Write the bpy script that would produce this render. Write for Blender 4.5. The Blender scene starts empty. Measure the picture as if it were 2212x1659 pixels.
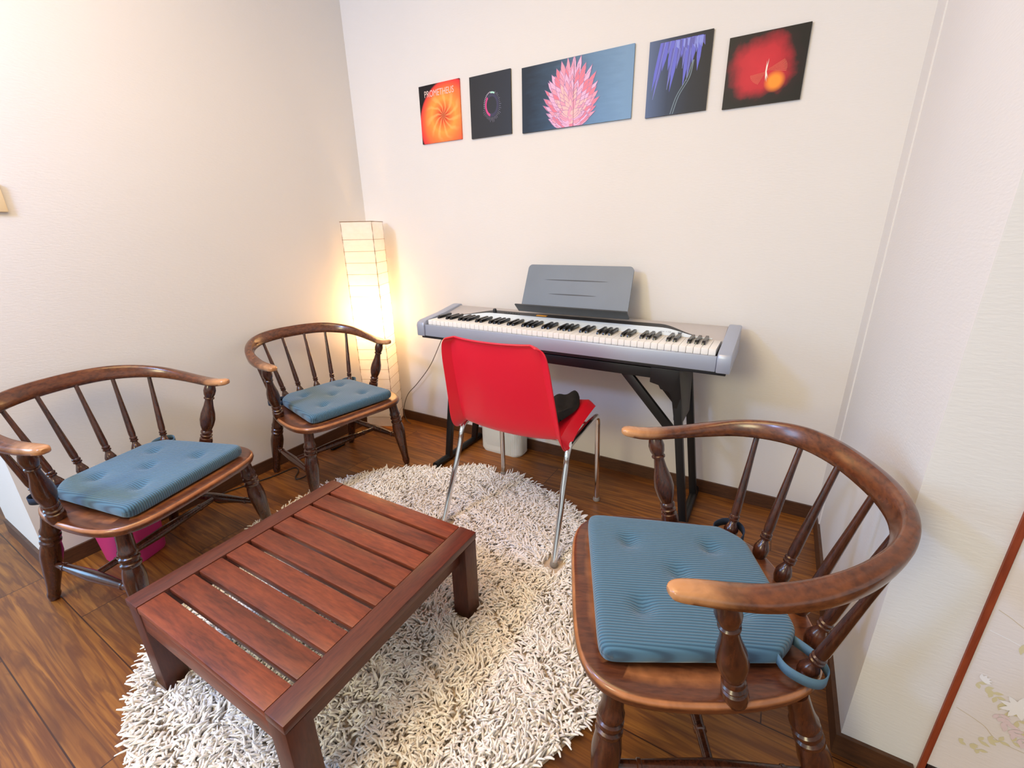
import bpy, bmesh, math, random
import numpy as np
from mathutils import Vector, Matrix
random.seed(7); rng = np.random.default_rng(11)
scene = bpy.context.scene
COL = scene.collection
PI = math.pi

# ------------------------------------------------------------------ materials
def new_mat(name):
    m = bpy.data.materials.new(name); m.use_nodes = True
    nt = m.node_tree; b = nt.nodes['Principled BSDF']
    return m, nt, b

def srgb(r, g, b):
    f = lambda c: (c/255/12.92) if c/255 <= .04045 else ((c/255+.055)/1.055)**2.4
    return (f(r), f(g), f(b), 1.0)

def simple(name, col, rough=.5, metal=0., coat=0., noise=0., nscale=30, bump=0., bscale=200):
    m, nt, b = new_mat(name)
    b.inputs['Roughness'].default_value = rough; b.inputs['Metallic'].default_value = metal
    b.inputs['Coat Weight'].default_value = coat; b.inputs['Coat Roughness'].default_value = .12
    b.inputs['Base Color'].default_value = col
    tc = nt.nodes.new('ShaderNodeTexCoord')
    if noise:
        n = nt.nodes.new('ShaderNodeTexNoise'); n.inputs['Scale'].default_value = nscale; n.inputs['Detail'].default_value = 4
        nt.links.new(tc.outputs['Object'], n.inputs['Vector'])
        r = nt.nodes.new('ShaderNodeValToRGB')
        r.color_ramp.elements[0].position = .3; r.color_ramp.elements[1].position = .7
        r.color_ramp.elements[0].color = tuple(c*(1-noise) for c in col[:3])+(1,)
        r.color_ramp.elements[1].color = tuple(min(1, c*(1+noise)) for c in col[:3])+(1,)
        nt.links.new(n.outputs['Fac'], r.inputs['Fac']); nt.links.new(r.outputs['Color'], b.inputs['Base Color'])
    if bump:
        n2 = nt.nodes.new('ShaderNodeTexNoise'); n2.inputs['Scale'].default_value = bscale; n2.inputs['Detail'].default_value = 3
        nt.links.new(tc.outputs['Object'], n2.inputs['Vector'])
        bp = nt.nodes.new('ShaderNodeBump'); bp.inputs['Strength'].default_value = bump; bp.inputs['Distance'].default_value = .002
        nt.links.new(n2.outputs['Fac'], bp.inputs['Height']); nt.links.new(bp.outputs['Normal'], b.inputs['Normal'])
    return m

def mapping(nt, scale, out='Object', loc=(0,0,0), rot=(0,0,0)):
    tc = nt.nodes.new('ShaderNodeTexCoord'); mp = nt.nodes.new('ShaderNodeMapping')
    mp.inputs['Scale'].default_value = scale; mp.inputs['Location'].default_value = loc; mp.inputs['Rotation'].default_value = rot
    nt.links.new(tc.outputs[out], mp.inputs['Vector']); return mp.outputs['Vector']

def ramp(nt, fac, stops):
    r = nt.nodes.new('ShaderNodeValToRGB'); cr = r.color_ramp
    while len(cr.elements) < len(stops): cr.elements.new(.5)
    for e, (p, c) in zip(cr.elements, stops): e.position = p; e.color = c
    nt.links.new(fac, r.inputs['Fac']); return r.outputs['Color']

def mix(nt, fac, a, b, mode='MIX'):
    n = nt.nodes.new('ShaderNodeMix'); n.data_type = 'RGBA'; n.blend_type = mode
    if isinstance(fac, float): n.inputs[0].default_value = fac
    else: nt.links.new(fac, n.inputs[0])
    for i, v in ((6, a), (7, b)):
        if isinstance(v, tuple): n.inputs[i].default_value = v
        else: nt.links.new(v, n.inputs[i])
    return n.outputs[2]

def math_n(nt, op, a, b=None):
    n = nt.nodes.new('ShaderNodeMath'); n.operation = op
    for i, v in enumerate((a, b)):
        if v is None: continue
        if isinstance(v, (int, float)): n.inputs[i].default_value = v
        else: nt.links.new(v, n.inputs[i])
    return n.outputs[0]

def noise_n(nt, vec, scale=5, detail=4, dist=0., rough=.5):
    n = nt.nodes.new('ShaderNodeTexNoise'); n.inputs['Scale'].default_value = scale; n.inputs['Detail'].default_value = detail
    n.inputs['Distortion'].default_value = dist; n.inputs['Roughness'].default_value = rough
    nt.links.new(vec, n.inputs['Vector']); return n.outputs['Fac']

def wood(name, dark, mid, light, axis_scale, rough=.3, coat=.0, wear=None, seed=0., contrast=1., attr_wear=False, vary=0.):
    m, nt, b = new_mat(name)
    v = mapping(nt, axis_scale, loc=(seed, seed*1.7, seed*.6))
    f = noise_n(nt, v, 3.0, 6, 1.2, .6)
    c = ramp(nt, f, [(.5-.22/contrast, dark), (.5, mid), (.5+.22/contrast, light)])
    v2 = mapping(nt, tuple(s*6 for s in axis_scale), loc=(seed, 0, 0))
    f2 = noise_n(nt, v2, 4.0, 3, .3)
    c = mix(nt, .35, c, ramp(nt, f2, [(.35, dark), (.65, light)]))
    if attr_wear:
        at = nt.nodes.new('ShaderNodeAttribute'); at.attribute_name = 'wear'
        v3 = mapping(nt, (1, 1, 1)); f3 = noise_n(nt, v3, 26, 5, .4)
        w = math_n(nt, 'MULTIPLY', at.outputs['Fac'], math_n(nt, 'ADD', f3, .35))
        w = ramp(nt, w, [(.25, (0,0,0,1)), (.75, (1,1,1,1))])
        c = mix(nt, w, c, wear)
    if vary:
        oi = nt.nodes.new('ShaderNodeObjectInfo')
        c = mix(nt, 1.0, c, ramp(nt, oi.outputs['Random'], [(0., (1-vary, 1-vary, 1-vary, 1)), (1., (1+vary, 1+vary*.95, 1+vary*.9, 1))]), 'MULTIPLY')
    nt.links.new(c, b.inputs['Base Color'])
    b.inputs['Roughness'].default_value = rough; b.inputs['Coat Weight'].default_value = coat; b.inputs['Coat Roughness'].default_value = .15
    bp = nt.nodes.new('ShaderNodeBump'); bp.inputs['Strength'].default_value = .12; bp.inputs['Distance'].default_value = .001
    nt.links.new(f2, bp.inputs['Height']); nt.links.new(bp.outputs['Normal'], b.inputs['Normal'])
    return m

M = {}
def wallpaper(name, col):
    m, nt, b = new_mat(name)
    f = noise_n(nt, mapping(nt, (1, 1, 1)), 2.2, 3)
    c = ramp(nt, f, [(.3, tuple(x*.975 for x in col[:3])+(1,)), (.7, col)])
    nt.links.new(c, b.inputs['Base Color']); b.inputs['Roughness'].default_value = .75
    g = noise_n(nt, mapping(nt, (55, 55, 240)), 1.0, 3, .4)
    bp = nt.nodes.new('ShaderNodeBump'); bp.inputs['Strength'].default_value = .25; bp.inputs['Distance'].default_value = .0015
    nt.links.new(g, bp.inputs['Height']); nt.links.new(bp.outputs['Normal'], b.inputs['Normal'])
    return m
M['wall'] = wallpaper('cream_wallpaper', (.745, .72, .69, 1))
M['ceiling'] = simple('ceiling_paint', (.8, .78, .74, 1), .9)
M['base'] = wood('baseboard_brown', srgb(52,32,20), srgb(78,48,28), srgb(98,62,36), (3, 3, 40), .45)

def floor_mat():
    m, nt, b = new_mat('wood_plank_floor')
    tc = nt.nodes.new('ShaderNodeTexCoord')
    def brick(c1, c2, mo):
        mp = nt.nodes.new('ShaderNodeMapping'); mp.inputs['Location'].default_value = (.556, 1.80+.167*12, 0)
        nt.links.new(tc.outputs['Object'], mp.inputs['Vector'])
        br = nt.nodes.new('ShaderNodeTexBrick'); br.offset = .37; br.inputs['Scale'].default_value = 1.0
        br.inputs['Brick Width'].default_value = .9; br.inputs['Row Height'].default_value = .1675
        br.inputs['Mortar Size'].default_value = .0016; br.inputs['Mortar Smooth'].default_value = .1; br.inputs['Bias'].default_value = 0
        br.inputs['Color1'].default_value = c1; br.inputs['Color2'].default_value = c2; br.inputs['Mortar'].default_value = mo
        nt.links.new(mp.outputs['Vector'], br.inputs['Vector']); return br
    rnd = brick((0,0,0,1), (1,1,1,1), (.5,.5,.5,1))
    # every plank shifts its grain
    sep = nt.nodes.new('ShaderNodeSeparateColor'); nt.links.new(rnd.outputs['Color'], sep.inputs['Color'])
    comb = nt.nodes.new('ShaderNodeCombineXYZ')
    nt.links.new(math_n(nt, 'MULTIPLY', sep.outputs[0], 7.0), comb.inputs[0]); nt.links.new(math_n(nt, 'MULTIPLY', sep.outputs[0], 3.0), comb.inputs[1])
    nt.links.new(math_n(nt, 'MULTIPLY', sep.outputs[0], 9.0), comb.inputs[2])
    add = nt.nodes.new('ShaderNodeVectorMath'); add.operation = 'ADD'
    nt.links.new(tc.outputs['Object'], add.inputs[0]); nt.links.new(comb.outputs[0], add.inputs[1])
    mp = nt.nodes.new('ShaderNodeMapping'); mp.inputs['Scale'].default_value = (.85, 10.5, 3); nt.links.new(add.outputs[0], mp.inputs['Vector'])
    g1 = noise_n(nt, mp.outputs['Vector'], 1.5, 5, 1.1, .55)
    wv = nt.nodes.new('ShaderNodeMath'); wv.operation = 'SINE'
    nt.links.new(math_n(nt, 'MULTIPLY', g1, 38.0), wv.inputs[0])
    rings = math_n(nt, 'ADD', math_n(nt, 'MULTIPLY', wv.outputs[0], .5), .5)
    mp2 = nt.nodes.new('ShaderNodeMapping'); mp2.inputs['Scale'].default_value = (4, 110, 3); nt.links.new(add.outputs[0], mp2.inputs['Vector'])
    g2 = noise_n(nt, mp2.outputs['Vector'], 1.0, 3, .2)
    mp3 = nt.nodes.new('ShaderNodeMapping'); mp3.inputs['Scale'].default_value = (1.3, 8, 3); nt.links.new(add.outputs[0], mp3.inputs['Vector'])
    g3 = noise_n(nt, mp3.outputs['Vector'], 1.2, 4, .8)
    c = ramp(nt, g2, [(.25, srgb(110,62,22)), (.55, srgb(142,88,32)), (.8, srgb(168,112,46))])
    c = mix(nt, ramp(nt, rings, [(.35, (0,0,0,1)), (.98, (.62,.62,.62,1))]), c, srgb(90,46,20))
    c = mix(nt, ramp(nt, g3, [(.53, (0,0,0,1)), (.72, (.72,.72,.72,1))]), c, srgb(76,40,22))
    tint = mix(nt, sep.outputs[0], (.82,.80,.78,1), (1.12,1.1,1.06,1))
    c = mix(nt, 1.0, c, tint, 'MULTIPLY')
    seam = brick((1,1,1,1), (1,1,1,1), (.25,.2,.17,1))
    c = mix(nt, 1.0, c, seam.outputs['Color'], 'MULTIPLY')
    nt.links.new(c, b.inputs['Base Color']); b.inputs['Roughness'].default_value = .42
    bp = nt.nodes.new('ShaderNodeBump'); bp.inputs['Strength'].default_value = .15; bp.inputs['Distance'].default_value = .001
    nt.links.new(g2, bp.inputs['Height']); nt.links.new(bp.outputs['Normal'], b.inputs['Normal'])
    return m
M['floor'] = floor_mat()
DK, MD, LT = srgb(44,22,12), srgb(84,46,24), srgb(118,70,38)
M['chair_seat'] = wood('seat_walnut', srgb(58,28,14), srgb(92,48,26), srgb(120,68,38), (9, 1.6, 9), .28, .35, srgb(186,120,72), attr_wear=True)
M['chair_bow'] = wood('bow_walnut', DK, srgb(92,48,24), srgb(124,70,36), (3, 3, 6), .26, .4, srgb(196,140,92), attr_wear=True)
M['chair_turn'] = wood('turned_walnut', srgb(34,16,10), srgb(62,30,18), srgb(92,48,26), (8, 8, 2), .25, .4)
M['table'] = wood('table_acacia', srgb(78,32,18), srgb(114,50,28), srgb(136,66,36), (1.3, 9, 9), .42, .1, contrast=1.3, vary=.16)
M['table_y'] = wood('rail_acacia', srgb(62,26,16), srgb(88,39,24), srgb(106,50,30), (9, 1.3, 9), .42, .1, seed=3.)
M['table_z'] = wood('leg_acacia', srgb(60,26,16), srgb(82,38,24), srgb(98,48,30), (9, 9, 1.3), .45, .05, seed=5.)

def corduroy():
    m, nt, b = new_mat('blue_corduroy')
    tc = nt.nodes.new('ShaderNodeTexCoord'); sp = nt.nodes.new('ShaderNodeSeparateXYZ'); nt.links.new(tc.outputs['Object'], sp.inputs[0])
    s = math_n(nt, 'SINE', math_n(nt, 'MULTIPLY', sp.outputs[0], 2*PI/.0062))
    rib = math_n(nt, 'ADD', math_n(nt, 'MULTIPLY', s, .5), .5)
    n = noise_n(nt, mapping(nt, (1,1,1)), 9, 3)
    c = ramp(nt, rib, [(.0, srgb(42,74,98)), (.45, srgb(70,112,138)), (1., srgb(78,120,146))])
    c = mix(nt, math_n(nt, 'MULTIPLY', n, .3), c, srgb(62,100,124))
    nt.links.new(c, b.inputs['Base Color']); b.inputs['Roughness'].default_value = .85
    b.inputs['Sheen Weight'].default_value = .3
    bp = nt.nodes.new('ShaderNodeBump'); bp.inputs['Strength'].default_value = .7; bp.inputs['Distance'].default_value = .0018
    nt.links.new(rib, bp.inputs['Height']); nt.links.new(bp.outputs['Normal'], b.inputs['Normal'])
    return m
M['cushion'] = corduroy()
M['strap'] = simple('blue_strap', srgb(84,116,140), .85, bump=.3, bscale=900)
M['strap_dark'] = simple('navy_tape', srgb(28,40,62), .85, bump=.3, bscale=900)
M['red'] = simple('red_plastic', srgb(226,26,50), .38, 0, .15, bump=.05, bscale=600)
M['chrome'] = simple('chrome_tube', (.78,.77,.76,1), .12, 1.)
M['cap'] = simple('grey_glide', srgb(150,142,132), .5)
M['black_metal'] = simple('black_steel', srgb(24,24,26), .42, .2)
M['black_cloth'] = simple('black_cloth', srgb(24,22,24), .9, noise=.3, nscale=60, bump=.5, bscale=400)
M['silver'] = simple('silver_plastic', srgb(168,176,194), .35, .35)
M['silver_warm'] = simple('silver_deck', srgb(196,190,188), .4, .25)
M['dark_plastic'] = simple('dark_plastic', srgb(34,34,38), .4)
M['panel_blue'] = simple('pale_panel', srgb(222,236,248), .4)
M['white_key'] = simple('white_key', srgb(238,236,232), .25)
M['black_key'] = simple('black_key', srgb(16,16,20), .25, 0, .2)
M['amber'] = simple('amber_display', srgb(240,160,40), .4)
M['rest'] = simple('grey_rest', srgb(112,122,132), .45, noise=.04, nscale=8)
M['rest_dark'] = simple('dark_grey_rest', srgb(62,66,70), .5)
M['ink'] = simple('grey_ink', srgb(120,130,142), .6)
M['bin_white'] = simple('white_bin', srgb(214,216,208), .5)
M['bin_pink'] = simple('pink_bin', srgb(216,62,138), .45)
M['bag'] = simple('white_bag', srgb(226,224,222), .5, noise=.05, nscale=40, bump=.4, bscale=60)
M['switch'] = simple('ivory_switch', srgb(226,204,164), .5)
M['cable'] = simple('black_cable', srgb(22,20,20), .5)
M['cable_grey'] = simple('grey_cable', srgb(90,80,70), .5)
M['orange_trim'] = wood('cedar_trim', srgb(112,42,18), srgb(138,56,26), srgb(156,70,34), (9, 9, 1.), .5)
M['black_lacquer'] = simple('black_lacquer', srgb(30,14,16), .3)
M['sill'] = wood('sill_wood', srgb(150,96,52), srgb(186,128,76), srgb(206,150,96), (1.2, 9, 9), .45)
M['fusuma'] = wallpaper('floral_paper', (.76, .70, .68, 1))
M['leaf_olive'] = simple('print_olive', srgb(212,202,164), .8)
M['leaf_pink'] = simple('print_mauve', srgb(222,202,206), .8)
M['leaf_white'] = simple('print_white', srgb(238,236,238), .8)
M['leaf_line'] = simple('print_stem', srgb(202,186,160), .8)
M['wool'] = None

# ------------------------------------------------------------------ mesh helpers
class MB:
    def __init__(s): s.v = []; s.f = []; s.m = []
    def add(s, verts, faces, mi=0):
        o = len(s.v); s.v += [tuple(map(float, p)) for p in verts]
        for f in faces: s.f.append(tuple(i+o for i in f)); s.m.append(mi)
    def box(s, lo, hi, mi=0):
        x0,y0,z0 = lo; x1,y1,z1 = hi
        s.add([(x0,y0,z0),(x1,y0,z0),(x1,y1,z0),(x0,y1,z0),(x0,y0,z1),(x1,y0,z1),(x1,y1,z1),(x0,y1,z1)],
              [(0,3,2,1),(4,5,6,7),(0,1,5,4),(1,2,6,5),(2,3,7,6),(3,0,4,7)], mi)
    def loft(s, rings, closed=True, cap=True, mi=0):
        n = len(rings[0]); V = [p for r in rings for p in r]; F = []
        for i in range(len(rings)-1):
            for j in range(n if closed else n-1):
                k = (j+1) % n
                F.append((i*n+j, i*n+k, (i+1)*n+k, (i+1)*n+j))
        if cap:
            F.append(tuple(reversed(range(n)))); F.append(tuple((len(rings)-1)*n+j for j in range(n)))
        s.add(V, F, mi)
    def lathe(s, p0, p1, prof, n=16, mi=0):
        p0 = Vector(p0); p1 = Vector(p1); ax = (p1-p0).normalized()
        u = ax.orthogonal().normalized(); w = ax.cross(u)
        s.loft([[p0.lerp(p1, t)+(u*math.cos(2*PI*k/n)+w*math.sin(2*PI*k/n))*r for k in range(n)] for t, r in prof], mi=mi)
    def tube(s, pts, r, n=10, mi=0, smooth=True, sub=6):
        P = [Vector(p) for p in pts]
        if smooth and len(P) > 2: P = catmull(P, sub)
        rings = []; nrm = None
        for i, p in enumerate(P):
            t = (P[min(i+1, len(P)-1)]-P[max(i-1, 0)]).normalized()
            if nrm is None: nrm = t.orthogonal().normalized()
            nrm = (nrm - t*nrm.dot(t)).normalized(); b = t.cross(nrm)
            rr = r(i/(len(P)-1)) if callable(r) else r
            rings.append([p+(nrm*math.cos(2*PI*k/n)+b*math.sin(2*PI*k/n))*rr for k in range(n)])
        s.loft(rings, mi=mi)
    def build(s, name, mats, parent=None, smooth=True, bevel=0., off=None, segs=2, auto=True):
        me = bpy.data.meshes.new(name)
        V = s.v if off is None else [(x-off[0], y-off[1], z-off[2]) for x, y, z in s.v]
        me.from_pydata(V, [], s.f)
        if not isinstance(mats, (list, tuple)): mats = [mats]
        for m in mats: me.materials.append(m)
        me.polygons.foreach_set('material_index', s.m)
        bm = bmesh.new(); bm.from_mesh(me)
        bmesh.ops.recalc_face_normals(bm, faces=bm.faces)
        if bevel:
            es = [e for e in bm.edges if len(e.link_faces) == 2 and e.calc_face_angle(0) > math.radians(30)]
            bmesh.ops.bevel(bm, geom=es, offset=bevel, segments=segs, profile=.6, affect='EDGES', clamp_overlap=True)
        if smooth:
            for f in bm.faces: f.smooth = True
            for e in bm.edges:
                if len(e.link_faces) == 2 and e.calc_face_angle(0) > math.radians(38 if not bevel else 50): e.smooth = False
        bm.to_mesh(me); bm.free()
        o = bpy.data.objects.new(name, me); COL.objects.link(o)
        if parent is not None: o.parent = parent
        return o

def catmull(P, sub):
    out = []
    for i in range(len(P)-1):
        p0 = P[i-1] if i else P[0]*2-P[1]; p1 = P[i]; p2 = P[i+1]; p3 = P[i+2] if i+2 < len(P) else P[-1]*2-P[-2]
        for k in range(sub):
            t = k/sub
            out.append(.5*((2*p1)+(p2-p0)*t+(2*p0-5*p1+4*p2-p3)*t*t+(3*p1-p0-3*p2+p3)*t**3))
    out.append(P[-1].copy()); return out

def catmull_closed(P, sub):
    out = []; n = len(P)
    for i in range(n):
        p0, p1, p2, p3 = P[i-1], P[i], P[(i+1) % n], P[(i+2) % n]
        for k in range(sub):
            t = k/sub
            out.append(.5*((2*p1)+(p2-p0)*t+(2*p0-5*p1+4*p2-p3)*t*t+(3*p1-p0-3*p2+p3)*t**3))
    return out

def inset(poly, d):
    """move a closed 2-D outline (counter-clockwise) inwards by d"""
    n = len(poly); out = []
    for i in range(n):
        a = poly[i-1]; b = poly[(i+1) % n]; t = Vector((b[0]-a[0], b[1]-a[1]))
        t.normalize(); out.append((poly[i][0]-t.y*d, poly[i][1]+t.x*d))
    return out

def tag(o, label=None, cat=None, group=None, kind=None):
    if label: o['label'] = label
    if cat: o['category'] = cat
    if group: o['group'] = group
    if kind: o['kind'] = kind
    return o

def thing(name, loc, rz, label, cat, group=None):
    o = bpy.data.objects.new(name, None); COL.objects.link(o); o.empty_display_size = .1
    o.location = loc; o.rotation_euler = (0, 0, rz)
    return tag(o, label, cat, group)

def copy_tree(o, parent=None):
    c = o.copy(); COL.objects.link(c)
    if parent is not None: c.parent = parent
    for ch in o.children: copy_tree(ch, c)
    return c

def struct(o): o['kind'] = 'structure'; return o

# ------------------------------------------------------------------ the room
W, HB, DJ, EL = 2.288, .056, .938, 1.597       # back wall length, baseboard, right return, left wall length
H = 2.4
def sbox(name, lo, hi, m, bevel=0.):
    b = MB(); b.box(lo, hi); return struct(b.build(name, m, bevel=bevel, smooth=False))
sbox('floor', (-3, -5, -.05), (4.6, .1, 0), M['floor'])
sbox('ceiling', (-3, -5, H), (4.6, .1, H+.05), M['ceiling'])
sbox('wall_back', (-.47, 0, 0), (W, .1, H), M['wall'])
sbox('wall_left', (-.47, -EL, 0), (0, 0, H), M['wall'])
sbox('wall_right', (W, -DJ, 0), (2.413, .1, H), M['wall'])
sbox('wall_right_pier', (W-.004, -.12, HB), (W, 0, H), M['wall'])
bt = .009
sbox('baseboard_back', (0, -bt, 0), (W, 0, HB), M['base'])
sbox('baseboard_left', (0, -EL, 0), (bt, -bt, HB), M['base'])
sbox('baseboard_left_end', (-.462, -EL-bt, 0), (bt, -EL, HB), M['base'])
sbox('baseboard_right', (W-bt, -DJ, 0), (W, -bt, HB), M['base'])
sbox('baseboard_front', (W-bt, -DJ-bt, 0), (2.407, -DJ, HB), M['base'])
# far side of the room behind the opening on the left
sbox('wall_far', (-3, .0, 0), (-.47, .1, H), M['wall'])

# sliding paper door beyond the pier on the right
b = MB(); b.box((2.413, -.943, 0), (2.4225, -.80, H)); tr = struct(b.build('trim_1', M['orange_trim'], smooth=False))
d = bpy.data.objects.new('door_1', None); COL.objects.link(d); d.location = (2.43, -.93, 0); struct(d)
b = MB(); b.box((2.424, -.940, .075), (3.35, -.915, 2.1), 0)
YF = -.9402; LC = [0]
def leaf(bm, cx, cz, L, wd, ang, mi):
    c, s = math.cos(ang), math.sin(ang); pts = []
    prof = [(0,0),(.2,.6),(.45,1),(.7,.75),(1,0)]
    for t, w in prof: pts.append((t*L, w*wd))
    for t, w in reversed(prof[1:-1]): pts.append((t*L, -w*wd))
    LC[0] += 1; bm.add([(cx+c*x-s*z, YF-.00001*LC[0], cz+s*x+c*z) for x, z in pts], [tuple(range(len(pts)))], mi)
def stem_line(bm, pts, w, mi):
    P = catmull([Vector((x, 0, z)) for x, z in pts], 8); V = []
    for i, p in enumerate(P):
        t = (P[min(i+1, len(P)-1)]-P[max(i-1, 0)]).normalized(); n = Vector((-t.z, 0, t.x))*w
        V += [(p.x+n.x, YF, p.z+n.z), (p.x-n.x, YF, p.z-n.z)]
    bm.add(V, [(2*i, 2*i+1, 2*i+3, 2*i+2) for i in range(len(P)-1)], mi)
R = random.Random(3)
def sprig(pts, mi, n, L=.016, wd=.0035):
    P = catmull([Vector((x, 0, z)) for x, z in pts], 10)
    for k in range(n):
        p = P[int((k+.5)/n*(len(P)-1))]; q = P[min(int((k+.5)/n*(len(P)-1))+1, len(P)-1)]
        a = math.atan2(q.z-p.z, q.x-p.x)
        for sgn in (-1, 1): leaf(b, p.x, p.z, L*R.uniform(.7, 1.2), wd, a+sgn*R.uniform(.5, 1.0), mi)
        if k % 3 == 1: leaf(b, p.x, p.z, L, wd, a+R.uniform(-.2, .2), mi)
sprig([(2.437,.31), (2.46,.300), (2.475,.287), (2.50,.262), (2.53,.235)], 1, 8)
sprig([(2.47,.18), (2.50,.20), (2.54,.225), (2.58,.24)], 1, 8)
sprig([(2.445,.16), (2.465,.165), (2.485,.155)], 1, 3, .012)
sprig([(2.468,.42), (2.49,.40), (2.52,.39), (2.56,.42)], 1, 6, .018)
sprig([(2.48,.26), (2.50,.235), (2.53,.21)], 2, 8, .017)
sprig([(2.55,.30), (2.60,.36), (2.66,.45), (2.70,.56)], 1, 14, .02)
sprig([(2.60,.28), (2.66,.30), (2.72,.36)], 2, 9, .02)
for k in range(9): leaf(b, 2.50, .285, .026, .005, k*2*PI/9+.2, 3)
for k in range(5): leaf(b, 2.445, .318, .014, .003, k*.5-.2, 3)
for k in range(9): leaf(b, 2.63, .40, .035, .007, k*2*PI/9, 3)
stem_line(b, [(2.40+.03,.47), (2.455,.455), (2.49,.425), (2.56,.33)], .0006, 4)
stem_line(b, [(2.43,.425), (2.47,.412), (2.53,.38), (2.6,.36)], .0006, 3)
stem_line(b, [(2.43,.238), (2.47,.22), (2.50,.196), (2.58,.19)], .0006, 4)
dp = b.build('door_panel', [M['fusuma'], M['leaf_olive'], M['leaf_pink'], M['leaf_white'], M['leaf_line']], d, smooth=False, off=d.location)
b = MB(); b.box((2.424, -.944, .056), (3.35, -.912, .075)); b.build('bottom_rail', M['black_lacquer'], d, bevel=.001, off=d.location)
sbox('trim_2', (2.424, -.99, 0), (3.4, -.88, .055), M['sill'])
sbox('wall_front', (2.424, -.905, .055), (4.6, -.80, H), M['wall'])

# wall switch at the left edge of the view
sw = thing('wall_switch', (0, -1.44, 1.21), 0, 'ivory wall switch plate cut off by the picture edge on the warm wall', 'switch')
b = MB(); b.box((0.0005, -1.50, 1.172), (.009, -1.386, 1.252)); b.build('switch_plate', M['switch'], sw, bevel=.003, off=sw.location)
b = MB(); b.box((.009, -1.475, 1.186), (.013, -1.42, 1.238)); b.build('switch_rocker', M['switch'], sw, bevel=.0015, off=sw.location)

# ------------------------------------------------------------------ low windsor armchairs
ZS = .366
SEAT = [(0,.264),(.10,.263),(.168,.255),(.213,.234),(.240,.196),(.252,.14),(.251,.06),(.239,-.03),(.215,-.105),(.178,-.154),(.115,-.188),(0,-.200)]
def seat_outline():
    half = SEAT; P = [Vector((x, y, 0)) for x, y in half]+[Vector((-x, y, 0)) for x, y in reversed(half[1:-1])]
    P = catmull_closed(P, 5); P = [(p.x, p.y) for p in P]
    area = sum(P[i-1][0]*P[i][1]-P[i][0]*P[i-1][1] for i in range(len(P)))
    return P if area > 0 else P[::-1]
def wear_attr(o, fn):
    a = o.data.attributes.new('wear', 'FLOAT', 'POINT')
    a.data.foreach_set('value', [fn(v.co) for v in o.data.vertices])

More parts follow.
